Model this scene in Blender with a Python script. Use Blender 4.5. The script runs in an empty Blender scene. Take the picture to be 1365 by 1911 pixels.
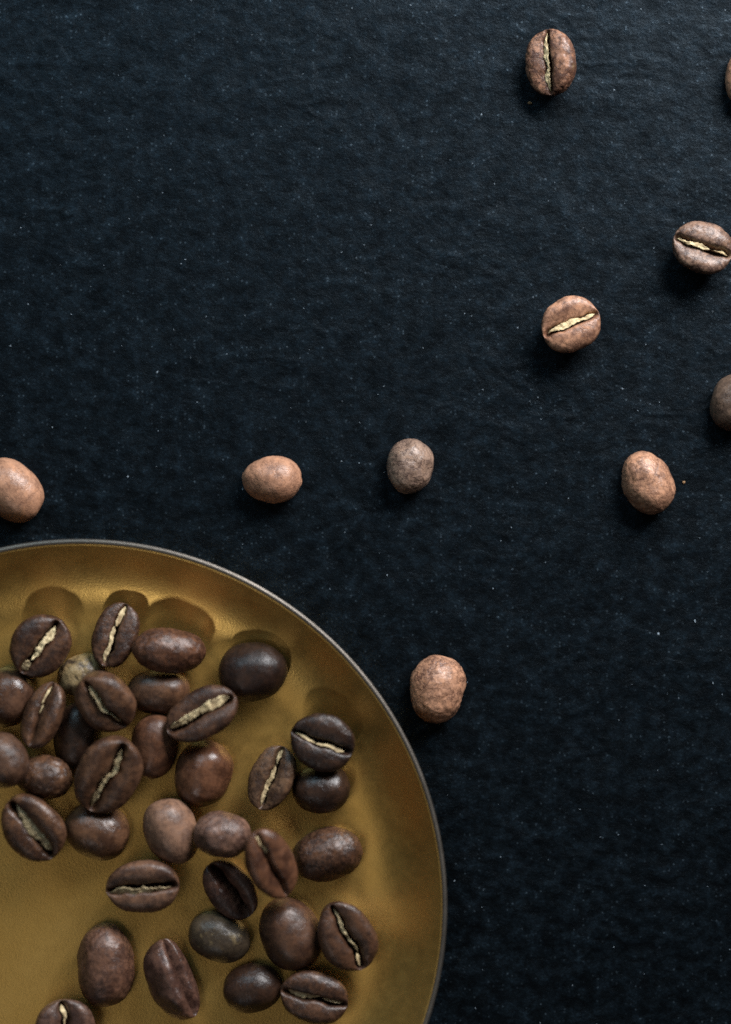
import bpy, math, random
import numpy as np
from mathutils import Vector, Matrix

R = math.radians
scene = bpy.context.scene
COL = scene.collection

# ------------------------------------------------------------------ camera
DIST = 0.45                       # camera height above the slate (m)
VIEW_H = 0.166                    # slate seen top to bottom (m)
PX = VIEW_H / 1911.0              # metres per photo pixel on the slate
CX, CY = 682.5, 955.5
cam = bpy.data.cameras.new('camera')
cam.sensor_fit = 'VERTICAL'
cam.sensor_height = 36.0
cam.lens = 36.0 * DIST / VIEW_H
cam.clip_start, cam.clip_end = 0.01, 20
cam.dof.use_dof = True
cam.dof.focus_distance = DIST - 0.0032
cam.dof.aperture_fstop = 3.3
camo = bpy.data.objects.new('camera', cam)
camo.location = (0, 0, DIST)
COL.objects.link(camo)
scene.camera = camo

# ------------------------------------------------------------------ light
world = bpy.data.worlds.new('World')
scene.world = world
world.use_nodes = True
bg = world.node_tree.nodes['Background']
bg.inputs['Color'].default_value = (0.80, 0.90, 1.0, 1)
bg.inputs['Strength'].default_value = 0.022


def aim(o, target):
    o.rotation_euler = (Vector(target) - o.location).to_track_quat('-Z', 'Y').to_euler()


def area(name, loc, target, sx, sy, watts, colour):
    l = bpy.data.lights.new(name, 'AREA')
    l.shape = 'RECTANGLE'
    l.size, l.size_y = sx, sy
    l.energy = watts
    l.color = colour
    o = bpy.data.objects.new(name, l)
    o.location = loc
    aim(o, target)
    COL.objects.link(o)
    return o


# soft window light from beyond the top edge, a little to the right
area('window_light', (0.18, 0.285, 0.215), (0.0, 0.02, 0.0), 0.24, 0.18, 4.2, (0.96, 0.975, 1.0))
# added weak blue lamp to the left, for a cool sheen on the slate
area('slate_blue_fill', (-0.17, 0.30, 0.27), (-0.06, 0.06, 0.0), 0.22, 0.22, 0.75, (0.52, 0.82, 1.0))
# dim bounce from the ceiling, seen as the soft glow in the floor of the dish
area('ceiling_bounce', (-0.52, -0.34, 1.25), (-0.04, -0.06, 0.0), 0.6, 0.6, 0.54, (1.0, 0.95, 0.86))
# added weak spot, low on the opposite side: its glint sits on the far wall of the dish
sp = bpy.data.lights.new('low_light', 'SPOT')
sp.energy = 0.80
sp.color = (0.95, 0.97, 1.0)
sp.spot_size = R(14)
sp.spot_blend = 0.6
sp.shadow_soft_size = 0.03
spo = bpy.data.objects.new('low_light', sp)
spo.location = (-0.045 - 0.145, -0.062 - 0.40, 0.40)
aim(spo, (-0.040, -0.045, 0.004))
COL.objects.link(spo)

scene.view_settings.view_transform = 'Standard'
scene.view_settings.look = 'None'
scene.view_settings.exposure = 0.0
scene.view_settings.gamma = 1.0
scene.view_settings.use_curve_mapping = False
scene.cycles.use_denoising = False
scene.cycles.max_bounces = 8
scene.cycles.sample_clamp_indirect = 0.5
scene.cycles.blur_glossy = 1.0

# ------------------------------------------------------------------ helpers


def world_xy(px, py, z):
    """photo pixel -> world x, y on the horizontal plane at height z"""
    k = PX * (DIST - z) / DIST
    return (px - CX) * k, (CY - py) * k


_rng = np.random.RandomState(7)
_perm = _rng.permutation(512).astype(np.int64)
_perm = np.concatenate([_perm, _perm, _perm])
_grad = _rng.normal(size=(512, 3))
_grad /= np.linalg.norm(_grad, axis=1)[:, None]


def gnoise(p):
    """vectorised gradient noise, p (N,3) -> about -0.7..0.7"""
    p = np.asarray(p, dtype=np.float64)
    i = np.floor(p).astype(np.int64)
    f = p - i
    u = f * f * f * (f * (f * 6 - 15) + 10)
    i &= 255
    out = 0.0
    for dx in (0, 1):
        wx = u[:, 0] if dx else 1 - u[:, 0]
        for dy in (0, 1):
            wy = u[:, 1] if dy else 1 - u[:, 1]
            for dz in (0, 1):
                wz = u[:, 2] if dz else 1 - u[:, 2]
                h = _perm[_perm[_perm[(i[:, 0] + dx) & 255] + ((i[:, 1] + dy) & 255)] + ((i[:, 2] + dz) & 255)]
                g = _grad[h]
                out = out + wx * wy * wz * (g[:, 0] * (f[:, 0] - dx) + g[:, 1] * (f[:, 1] - dy) + g[:, 2] * (f[:, 2] - dz))
    return out


def fbm(p, octaves=3, gain=0.5):
    a, s, t = 1.0, 0.0, 0.0
    for k in range(octaves):
        s = s + a * gnoise(p * (2.03 ** k) + 17.3 * k)
        a *= gain
    return s


def mesh_obj(name, verts, faces, mat, parent=None, smooth=True):
    me = bpy.data.meshes.new(name)
    if isinstance(faces, np.ndarray) and faces.shape[1] == 4:
        n, f = len(verts), len(faces)
        me.vertices.add(n)
        me.vertices.foreach_set('co', np.asarray(verts, dtype=np.float32).ravel())
        me.loops.add(f * 4)
        me.loops.foreach_set('vertex_index', faces.astype(np.int32).ravel())
        me.polygons.add(f)
        me.polygons.foreach_set('loop_start', np.arange(0, f * 4, 4, dtype=np.int32))
        me.polygons.foreach_set('loop_total', np.full(f, 4, dtype=np.int32))
        me.update(calc_edges=True)
    else:
        me.from_pydata([tuple(v) for v in verts], [], [tuple(q) for q in faces])
        me.update()
    me.validate()
    if smooth:
        me.polygons.foreach_set('use_smooth', np.ones(len(me.polygons), dtype=bool))
    me.materials.append(mat)
    o = bpy.data.objects.new(name, me)
    COL.objects.link(o)
    if parent:
        o.parent = parent
    return o


def tag(o, label, cat, group=None, kind=None):
    o['label'] = label
    o['category'] = cat
    if group:
        o['group'] = group
    if kind:
        o['kind'] = kind


class NT:
    """tiny node helper"""

    def __init__(self, name):
        self.m = bpy.data.materials.new(name)
        self.m.use_nodes = True
        self.t = self.m.node_tree
        self.b = self.t.nodes['Principled BSDF']

    def n(self, kind, **kw):
        x = self.t.nodes.new(kind)
        for k, v in kw.items():
            setattr(x, k, v)
        return x

    def l(self, a, b):
        self.t.links.new(a, b)

    def ramp(self, src, stops):
        r = self.n('ShaderNodeValToRGB')
        e = r.color_ramp.elements
        while len(e) < len(stops):
            e.new(0.5)
        for q, (pos, c) in zip(e, stops):
            q.position = pos
            q.color = (c, c, c, 1) if isinstance(c, (int, float)) else (*c, 1)
        self.l(src, r.inputs[0])
        return r.outputs[0]

    def noise(self, vec, scale, detail=4, rough=0.5, w=None):
        x = self.n('ShaderNodeTexNoise')
        if w is not None:
            x.noise_dimensions = '4D'
            self.l(w, x.inputs['W'])
        self.l(vec, x.inputs['Vector'])
        x.inputs['Scale'].default_value = scale
        x.inputs['Detail'].default_value = detail
        x.inputs['Roughness'].default_value = rough
        return x.outputs['Fac']

    def mix(self, fac, a, b, mode='MIX'):
        x = self.n('ShaderNodeMix', data_type='RGBA', blend_type=mode)
        for sock, v in ((x.inputs[0], fac), (x.inputs[6], a), (x.inputs[7], b)):
            if isinstance(v, (int, float)):
                sock.default_value = v
            elif isinstance(v, tuple):
                sock.default_value = (*v, 1)
            else:
                self.l(v, sock)
        return x.outputs[2]

    def math(self, op, a, b=0.0, clamp=False):
        x = self.n('ShaderNodeMath', operation=op, use_clamp=clamp)
        for sock, v in ((x.inputs[0], a), (x.inputs[1], b)):
            if isinstance(v, (int, float)):
                sock.default_value = v
            else:
                self.l(v, sock)
        return x.outputs[0]

    def bump(self, height, strength, dist, prev=None):
        x = self.n('ShaderNodeBump')
        x.inputs['Strength'].default_value = strength
        x.inputs['Distance'].default_value = dist
        self.l(height, x.inputs['Height'])
        if prev is not None:
            self.l(prev, x.inputs['Normal'])
        return x.outputs[0]


# ------------------------------------------------------------------ materials
def slate_material():
    k = NT('slate')
    co = k.n('ShaderNodeTexCoord').outputs['Object']
    mp = k.n('ShaderNodeMapping')
    k.l(co, mp.inputs['Vector'])
    mp.inputs['Scale'].default_value = (0.85, 1.0, 1.0)
    mp.inputs['Rotation'].default_value = (0, 0, R(6))
    v = mp.outputs[0]
    big = k.noise(v, 260, 8, 0.74)
    mid = k.noise(v, 480, 6, 0.65)
    fine = k.noise(v, 2900, 4, 0.65)
    base = k.mix(k.ramp(mid, [(0.42, 0.0), (0.70, 1.0)]), (0.0002, 0.0003, 0.0004), (0.0024, 0.0039, 0.0053))
    base = k.mix(k.ramp(big, [(0.44, 0.0), (0.68, 1.0)]), base, k.mix(1.0, base, (1.9, 2.0, 2.05), 'MULTIPLY'))
    base = k.mix(k.ramp(fine, [(0.46, 0.0), (0.70, 1.0)]), base, k.mix(1.0, base, (3.2, 3.3, 3.4), 'MULTIPLY'))
    # mineral flecks
    vo = k.n('ShaderNodeTexVoronoi', voronoi_dimensions='2D')
    k.l(co, vo.inputs['Vector'])
    vo.inputs['Scale'].default_value = 1300
    sel = k.n('ShaderNodeSeparateColor')
    k.l(vo.outputs['Color'], sel.inputs[0])
    dot = k.ramp(vo.outputs['Distance'], [(0.10, 1.0), (0.26, 0.0)])
    pick = k.ramp(k.math('MULTIPLY', 0.5, k.math('ADD', sel.outputs[0], k.math('MULTIPLY', k.math('ADD', k.math('MULTIPLY', mid, 0.4), k.math('MULTIPLY', big, 0.6)), 1.2))), [(0.735, 0.0), (0.93, 1.0)])
    fl = k.math('MULTIPLY', dot, pick)
    base = k.mix(k.math('MULTIPLY', fl, 0.8), base, (0.048, 0.068, 0.085))
    k.l(base, k.b.inputs['Base Color'])
    k.l(k.ramp(k.math('ADD', k.math('MULTIPLY', mid, 0.5), k.math('MULTIPLY', fine, 0.5)), [(0.38, 0.47), (0.62, 0.33)]), k.b.inputs['Roughness'])
    k.l(k.math('ADD', k.ramp(big, [(0.36, 0.11), (0.68, 0.22)]), k.math('MULTIPLY', fl, 0.8)), k.b.inputs['Specular IOR Level'])
    k.b.inputs['Specular Tint'].default_value = (0.62, 0.82, 1.0, 1)
    nrm = k.bump(mid, 0.10, 0.0004)
    nrm = k.bump(fine, 0.55, 0.00014, nrm)
    nrm = k.bump(big, 0.10, 0.0012, nrm)
    k.l(nrm, k.b.inputs['Normal'])
    return k.m


def bean_material():
    k = NT('roasted_coffee')
    co = k.n('ShaderNodeTexCoord').outputs['Object']
    seed = k.n('ShaderNodeAttribute', attribute_type='OBJECT', attribute_name='seed').outputs['Fac']
    chaff = k.n('ShaderNodeAttribute', attribute_type='OBJECT', attribute_name='chaff').outputs['Fac']
    oil = k.n('ShaderNodeAttribute', attribute_type='OBJECT', attribute_name='oil').outputs['Fac']
    col = k.n('ShaderNodeObjectInfo').outputs['Color']
    n1 = k.noise(co, 330, 4, 0.6, seed)
    n2 = k.noise(co, 1100, 5, 0.65, seed)
    n3 = k.noise(co, 3800, 3, 0.6, seed)
    dark = k.mix(1.0, col, (0.24, 0.21, 0.22), 'MULTIPLY')
    mot = k.n('ShaderNodeAttribute', attribute_type='OBJECT', attribute_name='mottle').outputs['Fac']
    c = k.mix(k.math('MULTIPLY', k.ramp(n1, [(0.44, 0.0), (0.62, 0.85)]), mot, True), col, dark)
    wrk = k.n('ShaderNodeAttribute', attribute_type='OBJECT', attribute_name='wrinkle').outputs['Fac']
    c = k.mix(k.math('MULTIPLY', k.ramp(n2, [(0.49, 0.0), (0.62, 0.75)]), k.math('MULTIPLY', wrk, mot), True), c, dark)
    lite = k.mix(1.0, col, (1.45, 1.35, 1.2), 'MULTIPLY')
    c = k.mix(k.ramp(n2, [(0.34, 0.40), (0.47, 0.0)]), c, lite)
    # fine dry wrinkles
    nw = k.noise(co, 560, 3, 0.62, k.math('ADD', seed, 31.0))
    line = k.math('ABSOLUTE', k.math('SUBTRACT', nw, 0.5))
    crack = k.ramp(line, [(0.0, 0.0), (0.035, 1.0)])
    nw2 = k.noise(co, 1250, 2, 0.6, k.math('ADD', seed, 57.0))
    crack2 = k.ramp(k.math('ABSOLUTE', k.math('SUBTRACT', nw2, 0.5)), [(0.0, 0.0), (0.05, 1.0)])
    crack = k.math('MULTIPLY', crack, k.math('ADD', k.math('MULTIPLY', crack2, 0.5), 0.5))
    cm = k.math('MULTIPLY', k.math('SUBTRACT', 1.0, crack), k.math('MULTIPLY', wrk, k.ramp(n1, [(0.36, 0.25), (0.60, 0.85)])), True)
    c = k.mix(cm, c, dark)
    # skin left clinging on the bean
    cf = k.math('ADD', k.math('MULTIPLY', k.math('SUBTRACT', n1, 0.5), 2.4), chaff)
    cf = k.math('MULTIPLY', k.ramp(cf, [(0.72, 0.0), (0.95, 1.0)]), k.ramp(n2, [(0.3, 0.4), (0.55, 1.0)]))
    c = k.mix(cf, c, (0.22, 0.15, 0.07))
    k.l(c, k.b.inputs['Base Color'])
    rg = k.math('ADD', k.ramp(n2, [(0.3, 0.31), (0.7, 0.50)]), k.math('MULTIPLY', oil, -0.2))
    k.l(rg, k.b.inputs['Roughness'])
    k.b.inputs['Specular IOR Level'].default_value = 0.36
    nrm = k.bump(n2, 0.16, 0.00028)
    cb = k.math('MULTIPLY', k.math('MULTIPLY', crack, wrk), k.ramp(n1, [(0.36, 0.3), (0.55, 1.0)]))
    nrm = k.bump(cb, 0.24, 0.00016, nrm)
    nrm = k.bump(n3, 0.12, 0.00008, nrm)
    k.l(nrm, k.b.inputs['Normal'])
    return k.m


def skin_material():
    k = NT('silverskin')
    co = k.n('ShaderNodeTexCoord').outputs['Object']
    mp = k.n('ShaderNodeMapping')
    k.l(co, mp.inputs['Vector'])
    mp.inputs['Scale'].default_value = (0.35, 1.0, 1.0)
    n = k.noise(mp.outputs[0], 2600, 4, 0.6)
    m = k.noise(co, 700, 3, 0.6)
    c = k.mix(k.ramp(n, [(0.36, 0.0), (0.62, 1.0)]), (0.30, 0.21, 0.10), (0.68, 0.53, 0.30))
    c = k.mix(k.ramp(m, [(0.55, 0.0), (0.75, 0.7)]), c, (0.20, 0.12, 0.06))
    c = k.mix(1.0, c, k.n('ShaderNodeObjectInfo').outputs['Color'], 'MULTIPLY')
    k.l(c, k.b.inputs['Base Color'])
    k.b.inputs['Roughness'].default_value = 0.7
    k.l(k.bump(n, 0.6, 0.0002), k.b.inputs['Normal'])
    return k.m


def brass_material(name, c0, c1, rough, metal, grain):
    k = NT(name)
    co = k.n('ShaderNodeTexCoord').outputs['Object']
    big = k.noise(co, 45, 4, 0.6)
    fine = k.noise(co, 2600, 3, 0.7)
    mid = k.noise(co, 500, 3, 0.6)
    c = k.mix(k.ramp(big, [(0.35, 0.0), (0.7, 1.0)]), c0, c1)
    c = k.mix(k.ramp(fine, [(0.58, 0.0), (0.78, 0.2)]), c, k.mix(1.0, c, (0.4, 0.38, 0.35), 'MULTIPLY'))
    c = k.mix(k.ramp(k.noise(co, 900, 1, 0.5), [(0.80, 0.0), (0.86, 0.2)]), c, (0.10, 0.065, 0.02))
    k.l(c, k.b.inputs['Base Color'])
    k.b.inputs['Metallic'].default_value = metal
    k.b.inputs['Coat Weight'].default_value = 0.12
    k.b.inputs['Coat Roughness'].default_value = 0.36
    k.l(k.ramp(mid, [(0.3, rough - 0.04), (0.7, rough + 0.05)]), k.b.inputs['Roughness'])
    k.l(k.bump(fine, grain, 0.00012), k.b.inputs['Normal'])
    return k.m


def plain_material(name, c, rough=0.7):
    k = NT(name)
    co = k.n('ShaderNodeTexCoord').outputs['Object']
    n = k.noise(co, 3000, 2, 0.5)
    k.l(k.mix(n, tuple(x * 0.6 for x in c), tuple(min(1, x * 1.3) for x in c)), k.b.inputs['Base Color'])
    k.b.inputs['Roughness'].default_value = rough
    return k.m


M_SLATE = slate_material()
M_BEAN = bean_material()
M_SKIN = skin_material()
M_BRASS = brass_material('brass_inside', (0.66, 0.39, 0.098), (0.74, 0.455, 0.13), 0.34, 0.92, 0.20)
M_RIM = brass_material('brass_rim', (0.11, 0.095, 0.08), (0.17, 0.145, 0.12), 0.45, 0.85, 0.3)
M_DUST = plain_material('dust', (0.20, 0.245, 0.285))
M_CRUMB = plain_material('chaff_crumb', (0.26, 0.14, 0.06))

# ------------------------------------------------------------------ slate


def axis(half, n_fine, reach, n_out):
    a = np.linspace(-half, half, n_fine)
    o = half + (reach - half) * (np.linspace(0, 1, n_out + 1)[1:] ** 1.8)
    return np.concatenate([-o[::-1], a, o])


def slate_height(x, y):
    p = np.stack([x * 0.8 + y * 0.06, y, np.zeros_like(x)], 1)
    warp = fbm(p * 55 + 3.1, 3)
    q = p.copy()
    q[:, 1] += 0.006 * warp
    a = fbm(q * 90, 4, 0.55)                      # broad cleft undulation
    b = 1 - np.abs(fbm(q * 150 + 40, 4, 0.55)) * 2.2   # sharp little ridges
    c = fbm(p * 900 + 9, 3, 0.6)
    st = np.tanh(8 * fbm(q * np.array([34, 80, 1]) + 71, 3))   # split layers
    wisp = np.clip(1 - np.abs(fbm(q * np.array([60, 95, 1]) + 12, 4, 0.55)) * 9, 0, 1) * np.clip(fbm(p * 40 + 5, 2) * 3 + 0.2, 0, 1)
    return 0.00006 * wisp + 0.00006 * a + 0.000025 * b + 0.00004 * c + 0.000035 * st


ax = axis(0.066, 470, 0.34, 40)
ay = axis(0.090, 640, 0.36, 40)
gx, gy = np.meshgrid(ax, ay)
hz = slate_height(gx.ravel(), gy.ravel())
hz -= hz.max()
sv = np.stack([gx.ravel(), gy.ravel(), hz], 1)
nx, ny = len(ax), len(ay)
ii = (np.arange(ny - 1)[:, None] * nx + np.arange(nx - 1)[None, :]).ravel()
sf = np.stack([ii, ii + 1, ii + nx + 1, ii + nx], 1)
slate = mesh_obj('slate_surface', sv, sf, M_SLATE)
tag(slate, 'dark blue grey slate surface with rough cleft texture and pale flecks', 'slate', kind='structure')
Z_SLATE = float(np.percentile(hz, 90))

# ------------------------------------------------------------------ dish
RIM_H = 0.0093
RIM_R = 685 * PX * (DIST - RIM_H) / DIST
DX, DY = world_xy(150, 1691, RIM_H)
FLOOR_Z = 0.0024
FLOOR_R = 0.0440
dish = bpy.data.objects.new('brass_dish', None)
dish.location = (DX, DY, 0)
COL.objects.link(dish)
tag(dish, 'round shallow brass dish with rolled rim holding a heap of dark coffee beans', 'dish')
WALL_R = RIM_R - 0.0007


def dish_profile(r):
    """flat floor, a wide curve, then a straight flaring wall"""
    span = WALL_R - FLOOR_R
    f = np.clip((r - FLOOR_R) / span, 0, 1)
    return FLOOR_Z + span * 0.86 * np.where(f < 0.8, f * f / 1.6, 0.4 + (f - 0.8))


def lathe(name, prof, mat, parent, seg=256):
    pr = np.array(prof)
    a = np.linspace(0, 2 * math.pi, seg, endpoint=False)
    v = np.stack([pr[:, 0][:, None] * np.cos(a), pr[:, 0][:, None] * np.sin(a), np.repeat(pr[:, 1][:, None], seg, 1)], 2).reshape(-1, 3)
    j = np.arange(seg)
    fs = []
    for i in range(len(pr) - 1):
        fs.append(np.stack([i * seg + j, i * seg + (j + 1) % seg, (i + 1) * seg + (j + 1) % seg, (i + 1) * seg + j], 1))
    return mesh_obj(name, v, np.concatenate(fs), mat, parent)


rr = np.concatenate([np.linspace(0.000005, FLOOR_R, 24), np.linspace(FLOOR_R, WALL_R, 40)[1:]])
zz = dish_profile(rr)
TOPZ = float(zz[-1])
inner = list(zip(rr, zz))
outer = [(r_ + 0.0006 * min(1, max(0, (r_ - 0.04) / 0.01)), z_ - 0.0011) for r_, z_ in inner[::-1]]
lathe('bowl', inner + outer, M_BRASS, dish)
t = np.linspace(0, 2 * math.pi, 17)
lathe('rim', [(WALL_R + 0.00030 - 0.00040 * math.cos(q), TOPZ - 0.0001 + 0.00035 * math.sin(q)) for q in t], M_RIM, dish)
lathe('foot_ring', [(0.034, 0.0016), (0.0335, 0.0001), (0.0365, 0.0001), (0.037, 0.0016)], M_BRASS, dish, 96)

# ------------------------------------------------------------------ beans
NU, NF, NB = 72, 58, 46           # rows along the bean, columns over the face, over the back


def make_bean(L, W, seed, wr=1.0, groove=1.0, bend=0.0, thick=0.72, egg=0.0, dents=()):
    """local frame: x along the bean, flat creased face towards +z"""
    rs = np.random.RandomState(seed)
    a, b = L / 2, W / 2
    T = thick * W
    cf, cd = 0.27 * T, 0.73 * T
    u = np.linspace(0, math.pi, NU + 2)[1:-1]
    xs = np.cos(u)
    rho = (1 - np.abs(xs) ** 2.25) ** (1 / 2.05)
    ph_f = np.linspace(0, math.pi, NF, endpoint=False)
    v = np.cos(ph_f)
    vf = np.sign(v) * np.abs(v) ** 1.75
    zf = (1 - np.abs(vf) ** 3.0) ** (1 / 2.1)
    ph_b = np.linspace(math.pi, 2 * math.pi, NB, endpoint=False)
    vb = np.cos(ph_b)
    zb = np.sin(ph_b)
    cy = np.concatenate([vf, vb])
    czz = np.concatenate([zf * cf, zb * cd])
    face = np.concatenate([np.ones(NF), np.zeros(NB)])
    nc = NF + NB
    X = np.repeat((a * xs)[:, None], nc, 1)
    Y = b * rho[:, None] * cy[None, :] * (1 + egg * xs[:, None])
    Zs = np.sqrt(rho)[:, None] * 0.35 + rho[:, None] * 0.65
    Z = Zs * czz[None, :]
    # crease line
    t_ = xs * 3.0 + seed * 1.37
    wan = 0.10 * W * gnoise(np.stack([t_ * 0.55, t_ * 0 + 3.3, t_ * 0 + seed], 1)) + 0.018 * W * gnoise(np.stack([t_ * 2.2, t_ * 0 + 8.3, t_ * 0 + seed], 1))
    wan = wan + bend * W * (xs ** 2 - 0.4)
    S = Y.copy()
    fw = (face[None, :] * np.clip(1 - (np.abs(cy)[None, :]) ** 2, 0, 1))
    Y = Y + wan[:, None] * fw * rho[:, None]
    ends = np.clip(1 - np.abs(xs) ** 5, 0, 1)
    wn = 1 + 0.5 * gnoise(np.stack([t_ * 1.5, t_ * 0 + 1.3, t_ * 0 + seed * 2.1], 1))
    w1 = 0.052 * W * wn * (0.75 + 0.25 * groove)
    w2 = 0.20 * W
    g = groove * ends
    Z = Z - face[None, :] * g[:, None] * (0.34 * T * np.exp(-(np.abs(S) / w1[:, None]) ** 2.2) + 0.115 * T * np.exp(-(S / w2) ** 2))
    asym = rs.uniform(-0.075, 0.075)
    Z = Z + face[None, :] * g[:, None] * asym * T * np.tanh(S / (0.05 * W)) * np.exp(-(S / (0.3 * W)) ** 2)
    V = np.stack([X, Y, Z], 2).reshape(-1, 3)
    V = np.concatenate([V, [[a, 0, 0], [-a, 0, 0]]])
    # lumps and wrinkles
    off = np.array([seed * 3.7, seed * 1.9, seed * 0.7])
    nrm = V / np.array([a, b, cd])
    nrm /= (np.linalg.norm(nrm, axis=1)[:, None] + 1e-9)
    mm = V * 1000.0
    low = fbm(mm * 0.16 + off, 2)
    med = fbm(mm * np.array([0.42, 0.42, 0.42]) + off * 2, 2)
    rid = np.abs(fbm(mm * 0.55 + off * 3, 2))
    fine = fbm(mm * 1.3 + off, 2)
    d = rs.uniform(0.00026, 0.00058) * low + wr * (0.00008 * med - 0.00007 * np.clip(0.16 - rid, 0, 1) / 0.16 + 0.00004 * fine)
    keep = np.concatenate([(1 - 0.75 * face[None, :] * np.exp(-(np.abs(S) / (1.6 * w1[:, None])) ** 2)).ravel(), [0.5, 0.5]])
    V = V + nrm * (d * keep)[:, None]
    dl = [(np.array(p_) * np.array([a, b, T]), r_ * W, e_) for p_, r_, e_ in dents]
    for _ in range(int(2 + 2 * wr)):
        p_ = rs.normal(size=3)
        p_ /= np.linalg.norm(p_)
        if p_[2] < 0.25:
            dl.append((p_ * np.array([a, b, cd]), rs.uniform(0.10, 0.24) * W, rs.uniform(0.00005, 0.00022) * wr))
    for p_, r_, e_ in dl:
        V = V - nrm * (e_ * np.exp(-((V - p_) ** 2).sum(1) / r_ ** 2))[:, None]
    j = np.arange(nc)
    fs = []
    for i in range(NU - 1):
        fs.append(np.stack([i * nc + j, i * nc + (j + 1) % nc, (i + 1) * nc + (j + 1) % nc, (i + 1) * nc + j], 1))
    F = np.concatenate(fs)[:, ::-1]
    pa, pb = NU * nc, NU * nc + 1
    caps = [(pa, (q + 1) % nc, q)[::-1] for q in range(nc)] + [(pb, (NU - 1) * nc + q, (NU - 1) * nc + (q + 1) % nc)[::-1] for q in range(nc)]
    return V, F, caps, dict(xs=xs, a=a, W=W, T=T, cf=cf, rho=rho, wan=wan, w1=w1)


def bean_mesh(name, V, F, caps, mat):
    me = bpy.data.meshes.new(name)
    n = len(V)
    caps = np.array(caps)
    me.vertices.add(n)
    me.vertices.foreach_set('co', V.astype(np.float32).ravel())
    me.loops.add(F.size + caps.size)
    me.loops.foreach_set('vertex_index', np.concatenate([F.ravel(), caps.ravel()]).astype(np.int32))
    me.polygons.add(len(F) + len(caps))
    st = np.concatenate([np.arange(len(F)) * 4, F.size + np.arange(len(caps)) * 3]).astype(np.int32)
    me.polygons.foreach_set('loop_start', st)
    me.polygons.foreach_set('loop_total', np.concatenate([np.full(len(F), 4), np.full(len(caps), 3)]).astype(np.int32))
    me.update(calc_edges=True)
    me.validate()
    me.polygons.foreach_set('use_smooth', np.ones(len(me.polygons), dtype=bool))
    me.materials.append(mat)
    return me


def skin_strip(info, seed, width, side, lift, x0, x1, frag=0):
    """torn papery pieces of silverskin lying down in the crease (closed pieces in one mesh)"""
    rs_ = np.random.RandomState(seed + 5)
    order = np.argsort(info['xs'])
    W, T, cf, a = info['W'], info['T'], info['cf'], info['a']
    k = frag or rs_.randint(1, 3)
    cuts = np.sort(rs_.uniform(0.2, 0.8, k - 1))
    edge = np.concatenate([[0], cuts, [1]])
    VV, FF = [], []
    for c in range(k):
        gap = rs_.uniform(-0.03, 0.05)
        xa, xb = x0 + (x1 - x0) * (edge[c] + (gap if c else 0)), x0 + (x1 - x0) * edge[c + 1]
        if xb - xa < 0.08:
            continue
        n, m = max(16, int(62 * (xb - xa))), 7
        x = np.linspace(xa, xb, n)
        wan = np.interp(x, info['xs'][order], (info['wan'] * info['rho'])[order])
        rho = np.interp(x, info['xs'][order], info['rho'][order])
        s = x * 6 + seed * 2.3 + c * 9
        z0 = np.zeros(n)

        def n1(f, o):
            return gnoise(np.stack([s * f, z0 + o, z0 + seed * 1.1], 1))
        t_ = (x - (xa + xb) / 2) / ((xb - xa) / 2)
        taper = np.clip(1 - np.abs(t_) ** rs_.uniform(2, 6), 0.08, 1)
        kw = width * W * taper * rs_.uniform(0.65, 1.25)
        lo = kw * np.clip(0.8 + 1.1 * n1(0.35, 1.5) + 0.45 * n1(1.7, 2.5) + 0.40 * n1(5.1, 3.5), 0.04, 2)
        hi = kw * np.clip(0.8 + 1.1 * n1(0.35, 5.5) + 0.45 * n1(1.7, 6.5) + 0.40 * n1(5.1, 7.5), 0.04, 2)
        cen = wan + (side + rs_.uniform(-0.025, 0.025)) * W
        q = np.linspace(-1, 1, m)
        Y = cen[:, None] + np.where(q[None, :] < 0, q[None, :] * lo[:, None], q[None, :] * hi[:, None])
        zt = (0.35 * np.sqrt(rho) + 0.65 * rho) * cf * 0.97 - 0.115 * T
        tilt = rs_.uniform(-0.07, 0.07) * T
        rag = gnoise(np.stack([np.repeat(s[:, None] * 1.3, m, 1).ravel(), np.repeat(q[None, :] * 0.8, n, 0).ravel(), np.full(n * m, seed * 0.9)], 1)).reshape(n, m)
        Z = zt[:, None] + (lift - rs_.uniform(0.0, 0.07)) * T + 0.045 * T * rag + tilt * q[None, :] - 0.10 * T * (np.abs(x)[:, None] ** 6)
        top = np.stack([np.repeat((x * a)[:, None], m, 1), Y, Z], 2).reshape(-1, 3)
        bot = top.copy()
        bot[:, 2] -= 0.06 * T
        o0 = sum(len(v_) for v_ in VV)
        VV += [top, bot]
        kk = n * m
        F = []
        for i in range(n - 1):
            for jj in range(m - 1):
                p = i * m + jj
                F.append((p, p + m, p + m + 1, p + 1))
                F.append((kk + p, kk + p + 1, kk + p + m + 1, kk + p + m))
            p = i * m
            F.append((p, kk + p, kk + p + m, p + m))
            p = i * m + m - 1
            F.append((p, p + m, kk + p + m, kk + p))
        for jj in range(m - 1):
            F.append((jj, jj + 1, kk + jj + 1, kk + jj))
            p = (n - 1) * m + jj
            F.append((p, kk + p, kk + p + 1, p + 1))
        FF += [tuple(o0 + e for e in f_) for f_ in F]
    return np.concatenate(VV), FF


# height field used to let the beans come to rest on dish, slate and one another
CELL = 0.00028
HX0, HY0 = -0.075, -0.105
HN, HM = int(0.15 / CELL) + 2, int(0.21 / CELL) + 2
hxs = HX0 + (np.arange(HN) + 0.5) * CELL
hys = HY0 + (np.arange(HM) + 0.5) * CELL
HXX, HYY = np.meshgrid(hxs, hys, indexing='ij')
rad = np.hypot(HXX - DX, HYY - DY)
H = np.where(rad < WALL_R, dish_profile(rad), Z_SLATE)
H = np.where((rad >= WALL_R) & (rad < WALL_R + 0.0013), TOPZ + 0.0009, H)


def rot(axis_, deg):
    return np.array(Matrix.Rotation(R(deg), 3, axis_))


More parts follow.
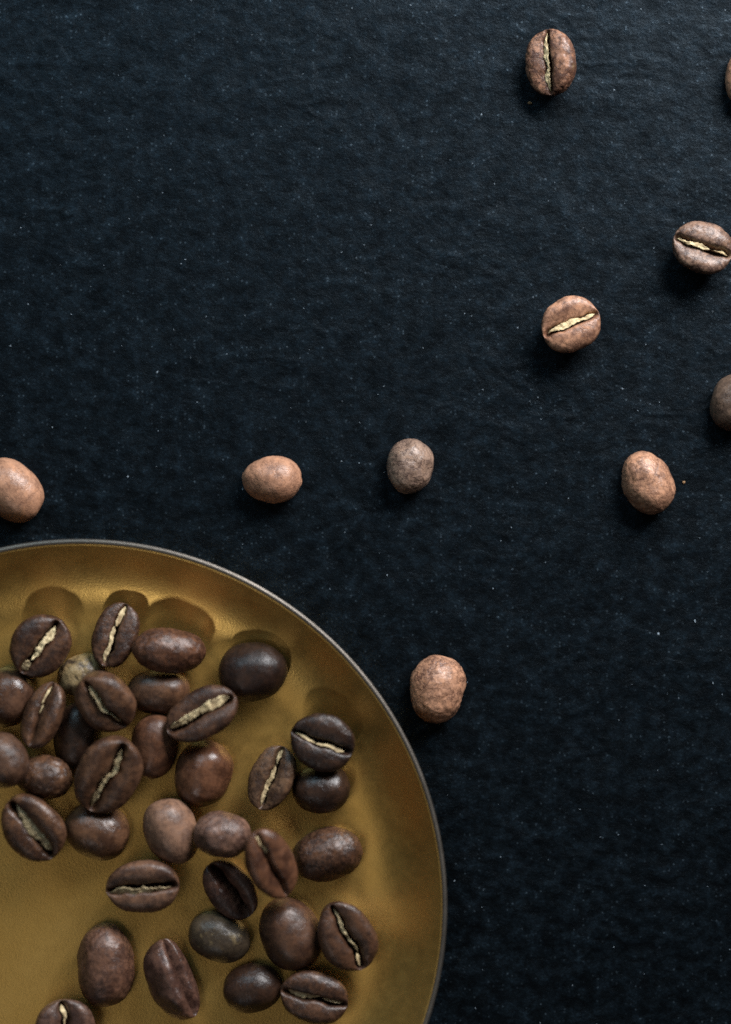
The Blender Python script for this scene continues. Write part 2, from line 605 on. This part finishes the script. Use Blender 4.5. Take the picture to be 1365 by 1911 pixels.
def drop(V, Rm, px, py):
    P = V @ Rm.T
    c = (P[:, :2].max(0) + P[:, :2].min(0)) / 2
    z = 0.006
    for _ in range(3):
        wx, wy = world_xy(px, py, z)
        ox, oy = wx - c[0], wy - c[1]
        i = np.clip(((P[:, 0] + ox - HX0) / CELL).astype(int), 0, HN - 1)
        j = np.clip(((P[:, 1] + oy - HY0) / CELL).astype(int), 0, HM - 1)
        z = float((H[i, j] - P[:, 2]).max())
    return z, ox, oy, P, i, j


def put_bean(spec):
    global H
    (px, py, L, W, ang, face, roll, pitch, free, colour, wr, extra, label) = spec
    seed = extra.get('seed', int(px * 7 + py * 13) % 911 + 1)
    V, F, caps, info = make_bean(L * PX, W * PX, seed, wr, extra.get('groove', 1.0), extra.get('bend', 0.0), extra.get('thick', 0.72), extra.get('egg', 0.04), extra.get('dents', ()))
    flip = np.eye(3) if face == 'seam' else rot('X', 180)
    base = rot('Z', ang) @ rot('Y', pitch) @ rot('X', roll) @ flip
    best = None
    if free > 0:
        V2 = V[::3]
        for step, rng_ in ((free / 2, 2), (free / 6, 2)):
            c0 = (0, 0) if best is None else best[1]
            for p in range(-rng_, rng_ + 1):
                for q in range(-rng_, rng_ + 1):
                    tx, ty = c0[0] + p * step, c0[1] + q * step
                    Rm = rot('X', tx) @ rot('Y', ty) @ base
                    z = drop(V2, Rm, px, py)[0] + 0.00035 * (tx * tx + ty * ty) / 400
                    if best is None or z < best[0]:
                        best = (z, (tx, ty))
        base = rot('X', best[1][0]) @ rot('Y', best[1][1]) @ base
    z, ox, oy, P, i, j = drop(V, base, px, py)
    z -= 0.00005
    np.maximum.at(H, (i, j), P[:, 2] + z)
    group = 'coffee beans in the brass dish' if math.hypot(ox - DX, oy - DY) < WALL_R else 'coffee beans scattered on the slate'
    sk = extra.get('skin')
    mw = Matrix.Translation((ox, oy, z)) @ Matrix(base.tolist()).to_4x4()
    me = bean_mesh('coffee_bean', V, F, caps, M_BEAN)
    o = bpy.data.objects.new('body' if sk else 'coffee_bean', me)
    COL.objects.link(o)
    root = o
    if sk:                                        # creased beans: body and the skin left in the crease
        root = bpy.data.objects.new('coffee_bean', None)
        root.empty_display_size = 0.002
        root.location = (ox, oy, z + float(P[:, 2].min()))
        COL.objects.link(root)
        o.parent = root
        ml = Matrix.Translation((0, 0, -float(P[:, 2].min()))) @ Matrix(base.tolist()).to_4x4()
        o.matrix_basis = ml
        w, side, lift, x0, x1 = sk
        sv_, sf_ = skin_strip(info, seed, w * 1.0, side, lift, x0, x1, extra.get('frag', 0))
        s = mesh_obj('silverskin', sv_, sf_, M_SKIN, root)
        s.matrix_basis = ml
        tn = extra.get('tone', 0.62 + 0.30 * ((seed * 37) % 100) / 100)
        s.color = (tn, tn * (0.9 + 0.1 * tn), tn * (0.8 + 0.2 * tn), 1)
    else:
        o.matrix_world = mw
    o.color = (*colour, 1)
    o['seed'] = float(seed % 97)
    o['chaff'] = float(extra.get('chaff', 0.0))
    o['wrinkle'] = 0.25 + 0.8 * float(wr)
    H0 = math.hypot(ox - DX, oy - DY) < WALL_R
    o['mottle'] = float(extra.get('mottle', 1.0 if face == 'seam' else (0.8 if H0 else 0.5)))
    o['oil'] = float(extra.get('oil', 0.0))
    tag(root, label, 'coffee bean', group)
    return o


LIGHT = (0.37, 0.188, 0.112)
TAN = (0.385, 0.198, 0.118)
MID = (0.106, 0.050, 0.026)
RED = (0.112, 0.048, 0.025)
DARK = (0.080, 0.037, 0.020)
DEEP = (0.038, 0.0185, 0.011)
GREY = (0.19, 0.112, 0.076)
OLIVE = (0.075, 0.052, 0.032)
S = 'seam'
D = 'dome'
#    px    py    L    W   ang face roll pitch free colour wrinkle extra label
BEANS = [
    # --- on the slate
    (1029, 116, 122, 97, 93, S, -25, 0, 0, (0.25, 0.125, 0.075), 1.9, dict(skin=(0.065, 0.01, 0.06, -0.92, 0.93), chaff=0.3, tone=1.05, frag=1), 'light brown bean with upright pale crease and a chaff crumb fallen beside it'),
    (1403, 145, 112, 96, 80, D, 0, 0, 0, LIGHT, 0.8, {}, 'plain light brown bean on slate, nearest neighbour of the upright creased bean'),
    (1312, 462, 113, 96, -19, S, -10, 0, 0, GREY, 1.3, dict(skin=(0.060, 0.01, 0.03, -0.9, 0.9), groove=1.1), 'grey brown bean on slate with ragged wavy pale crease'),
    (1066, 605, 112, 101, 23, S, 0, 0, 0, LIGHT, 0.9, dict(skin=(0.055, 0.0, 0.03, -0.82, 0.86), frag=1, tone=0.86), 'round light brown bean on slate with straight bright tan crease'),
    (1374, 751, 108, 94, 70, D, 0, 0, 0, (0.11, 0.07, 0.048), 0.9, {}, 'dull dark brown bean on slate, darkest of the scattered beans'),
    (1211, 901, 118, 94, -62, D, 0, 0, 0, TAN, 1.2, dict(egg=0.05), 'light orange brown finely cracked bean lying back up on slate beside a tiny orange crumb'),
    (766, 870, 105, 89, 78, D, 0, 0, 0, (0.26, 0.168, 0.12), 1.3, dict(chaff=0.12), 'dusty grey brown bean with streaked wrinkled back alone on slate'),
    (508, 895, 114, 86, -6, D, 0, 0, 0, LIGHT, 0.7, {}, 'smooth pinkish brown oval bean lying lengthwise on slate near the dusty grey bean'),
    (22, 915, 132, 104, -42, D, 0, 0, 0, TAN, 0.5, dict(oil=0.3), 'smooth light brown bean with soft sheen on slate, largest of the scattered beans'),
    (818, 1286, 125, 102, 82, D, 0, 0, 0, TAN, 1.5, {}, 'wrinkled light brown bean on slate close outside the dish rim'),
    # --- lower layer in the dish
    (296, 1290, 118, 86, 8, D, 0, 0, 8, MID, 0.4, dict(chaff=0.30), 'smooth brown bean lying under a reddish wrinkled oval bean'),
    (152, 1258, 92, 72, 25, D, 0, 0, 8, OLIVE, 1.5, dict(chaff=0.95), 'bean covered in crinkled tan skin wedged under a creased round bean'),
    (143, 1373, 125, 84, 82, D, 0, 0, 8, DEEP, 0.5, dict(chaff=0.1), 'very dark bean in shadow buried between two creased beans'),
    (182, 1551, 122, 104, -18, D, 0, 0, 6, MID, 0.5, dict(oil=0.4), 'smooth brown bean with soft sheen under the largest creased bean'),
    (290, 1393, 122, 88, 82, D, 0, 0, 6, RED, 0.4, dict(oil=0.1), 'smooth reddish brown bean tucked under the bean with a broad straight tan crease'),
    (600, 1472, 108, 92, 6, D, 0, 0, 6, DEEP, 0.5, dict(oil=0.3), 'near black bean lying under a dark creased bean beside the dish wall'),
    (410, 1748, 116, 92, -20, D, 0, 0, 6, OLIVE, 0.4, dict(chaff=0.52, oil=0.2), 'olive grey bean half coated in pale skin'),
    (381, 1443, 124, 108, 70, D, 0, 0, 4, RED, 0.5, dict(oil=0.6), 'plump reddish brown bean with a bright glossy patch on its back'),
    (473, 1254, 128, 110, 12, D, 0, 0, 4, (0.026, 0.0125, 0.008), 0.5, dict(egg=-0.06), 'large near black round bean set against the curved dish wall'),  # dark roast, base colour darkened further for the shadow it lies in
    (543, 1742, 138, 112, -66, D, 0, 0, 4, DARK, 0.6, dict(), 'large dark egg shaped bean standing between two creased beans'),
    (82, 1449, 108, 82, -9, D, 0, 0, 6, MID, 1.5, {}, 'small rounded wrinkled brown bean lying against the largest creased bean'),
    (5, 1418, 108, 92, -50, D, 0, 0, 6, (0.085, 0.042, 0.024), 0.9, {}, 'dull brown bean back up, touching the small rounded bean beside the largest creased bean'),
    (14, 1300, 115, 96, 62, D, 0, 0, 4, (0.085, 0.042, 0.025), 0.4, dict(oil=0.8), 'glossy brown bean beside the slim bean with a thin dark slit'),
    (320, 1551, 124, 100, -68, D, 0, 0, 4, (0.20, 0.108, 0.068), 0.7, dict(egg=-0.06), 'light brown speckled bean, palest in the dish, touching a small wrinkled bean'),
    (416, 1557, 106, 88, -12, D, 0, 0, 6, (0.155, 0.082, 0.055), 1.5, {}, 'small rounded brown bean with a net of fine wrinkles'),
    (612, 1594, 132, 98, 17, D, 0, 0, 4, DARK, 1.4, {}, 'dark oval bean with knobbly wrinkled back lying near the dish wall'),
    (198, 1800, 154, 108, 90, D, 0, 0, 4, (0.125, 0.06, 0.037), 1.2, dict(egg=-0.05), 'long brown bean lying back up with finely wrinkled shoulder on bare brass'),
    (472, 1843, 110, 92, 12, D, 0, 0, 4, DEEP, 0.6, dict(oil=0.2), 'small near black smooth bean beside a creased bean with tan patch'),
    (320, 1828, 154, 94, -68, S, -70, 0, 0, (0.105, 0.052, 0.036), 0.9, dict(groove=1.1, bend=0.12, oil=0.4, thick=0.85, dents=(((0.12, -0.55, 0.15), 0.20, 0.0011), ((0.3, -0.30, 0.2), 0.12, 0.0009))), 'long brown bean on its side with a dented kidney shaped flank'),
    # --- creased beans
    (216, 1185, 124, 84, 71, S, 0, 0, 10, DARK, 1.2, dict(skin=(0.055, 0.0, 0.04, -0.95, 0.93), groove=1.1, tone=0.86, frag=2, chaff=0.1), 'narrow dark bean with jagged pale crease leaning by the dish wall'),
    (316, 1214, 138, 86, -4, D, 0, 0, 14, RED, 1.5, {}, 'reddish wrinkled oval bean resting on top of a smooth bean'),
    (76, 1206, 120, 106, 56, S, 6, 0, 6, DARK, 1.1, dict(skin=(0.06, -0.015, 0.05, -0.9, 0.8), tone=1.0, frag=2, chaff=0.15), 'round dark bean with thick white torn skin in its crease'),
    (80, 1335, 127, 76, 70, S, -36, 0, 6, MID, 0.8, dict(groove=0.8, skin=(0.018, 0.0, 0.0, 0.0, 0.9)), 'slim brown bean rolled on its side with a thin dark slit'),
    (197, 1310, 120, 104, -50, S, 14, 0, 14, MID, 0.9, dict(bend=0.10, groove=0.8, skin=(0.04, 0.0, 0.04, -0.75, 0.75)), 'round brown bean on top of others with curved tan crease'),
    (203, 1446, 150, 116, 63, S, 6, 0, 14, MID, 0.9, dict(skin=(0.048, 0.01, 0.01, -0.93, 0.75), groove=1.2), 'largest creased bean of the heap, lying on a smooth brown bean'),
    (377, 1332, 140, 92, 28, S, -8, 0, 14, DARK, 1.1, dict(skin=(0.080, 0.02, 0.06, -0.9, 0.86), groove=1.2, frag=1, tone=1.1), 'purplish brown bean with broad straight tan crease against the near black bean'),
    (508, 1452, 126, 82, 69, S, -14, 0, 6, (0.12, 0.065, 0.036), 1.1, dict(skin=(0.05, 0.0, 0.0, -0.9, 0.9), chaff=0.2), 'narrow mottled bean with skin flecked crease standing apart on bare brass'),
    (603, 1386, 120, 104, -20, S, -5, 0, 14, DEEP, 1.0, dict(skin=(0.038, 0.0, 0.03, -0.92, 0.75), groove=0.9), 'near black bean with thin yellowish crease lying on top of a darker bean'),
    (64, 1545, 132, 108, -54, S, 10, 0, 6, MID, 1.1, dict(skin=(0.125, 0.035, 0.02, -0.8, 0.8), groove=1.3, oil=0.2), 'brown bean with wide gaping crease full of olive skin'),
    (506, 1612, 138, 90, -66, S, -15, 0, 8, RED, 0.5, dict(groove=0.7, oil=0.3, skin=(0.022, 0.0, 0.03, -0.92, -0.35)), 'smooth reddish bean with thin crease and a small pale flake at its tip'),
    (267, 1653, 136, 98, 6, S, 8, 0, 4, (0.135, 0.068, 0.04), 0.8, dict(skin=(0.095, -0.03, 0.02, -0.88, 0.78), groove=1.3, bend=-0.04), 'brown bean with open mouth like crease lined with ragged skin, alone on bare brass'),
    (430, 1661, 122, 88, -52, S, 14, 0, 14, (0.115, 0.052, 0.034), 0.7, dict(groove=1.5), 'dark brown bean with deep empty black slit resting on the olive grey bean'),
    (650, 1748, 137, 102, -64, S, 3, 0, 6, DARK, 0.9, dict(skin=(0.062, 0.0, -0.01, -0.85, 0.9), groove=1.4), 'dark bean with deep crease holding a strip of curled skin, next to the dish wall'),
    (587, 1862, 126, 96, -14, S, 2, 0, 4, DARK, 1.1, dict(skin=(0.08, 0.03, 0.01, -0.85, 0.85), groove=0.9, chaff=0.42), 'dark bean with slanting pale crease and tan patch on its upper half'),
    (121, 1926, 120, 112, 95, S, 14, 0, 4, (0.115, 0.06, 0.04), 0.9, dict(skin=(0.045, 0.0, 0.02, -0.8, 0.85), groove=1.2), 'brown bean with pale flake in its crease beside the long wrinkled bean'),
]
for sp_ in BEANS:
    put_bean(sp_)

# ------------------------------------------------------------------ dust and crumbs
rs = random.Random(5)
dv, df = [], []


def fleck(x, y, ln, wd, hgt, ang):
    z = Z_SLATE - 0.00006
    ca, sa = math.cos(ang), math.sin(ang)
    k = len(dv)
    for zz_, s in ((z, 1.0), (z + hgt, 0.6)):
        for (p, q) in ((-1, -0.7), (0.8, -1), (1, 0.6), (-0.6, 1)):
            lx, ly = p * ln * s / 2, q * wd * s / 2
            dv.append((x + lx * ca - ly * sa, y + lx * sa + ly * ca, zz_))
    for q in range(4):
        df.append((k + q, k + (q + 1) % 4, k + 4 + (q + 1) % 4, k + 4 + q))
    df.append((k + 4, k + 5, k + 6, k + 7))


for _ in range(420):
    x, y = rs.uniform(-0.085, 0.085), rs.uniform(-0.11, 0.11)
    if math.hypot(x - DX, y - DY) < WALL_R + 0.002:
        continue
    big = rs.random() < 0.06
    ln = rs.uniform(0.0003, 0.0006) if big else rs.uniform(0.0001, 0.00022)
    fleck(x, y, ln, ln * rs.uniform(0.35, 0.8) if big else ln, 0.00012, rs.uniform(0, math.pi))
dust = mesh_obj('dust', dv, df, M_DUST, smooth=False)
tag(dust, 'scattered pale dust flecks lying on the dark slate', 'dust', kind='stuff')

for (px, py, sz, lab) in ((989, 192, 0.00035, 'tiny tan chaff crumb on slate below the upright creased bean'),
                          (1277, 900, 0.0003, 'tiny orange crumb on slate beside the finely cracked bean')):
    x, y = world_xy(px, py, 0)
    dv, df = [], []
    rr_ = random.Random(int(px))
    n = 7
    vs = [(0, 0, sz * 0.9)]
    for q in range(n):
        aa = 2 * math.pi * q / n
        m_ = sz * rr_.uniform(0.6, 1.1)
        vs.append((m_ * math.cos(aa), m_ * 0.7 * math.sin(aa), sz * rr_.uniform(0.2, 0.6)))
    for q in range(n):
        aa = 2 * math.pi * q / n
        vs.append((sz * 0.7 * math.cos(aa), sz * 0.5 * math.sin(aa), 0))
    fs = [(0, 1 + q, 1 + (q + 1) % n) for q in range(n)] + [(1 + q, 1 + n + q, 1 + n + (q + 1) % n, 1 + (q + 1) % n) for q in range(n)] + [tuple(1 + n + q for q in range(n))[::-1]]
    c = mesh_obj('chaff_crumb', vs, fs, M_CRUMB, smooth=False)
    c.location = (x, y, Z_SLATE - 0.00005)
    tag(c, lab, 'crumb', 'crumbs on the slate')
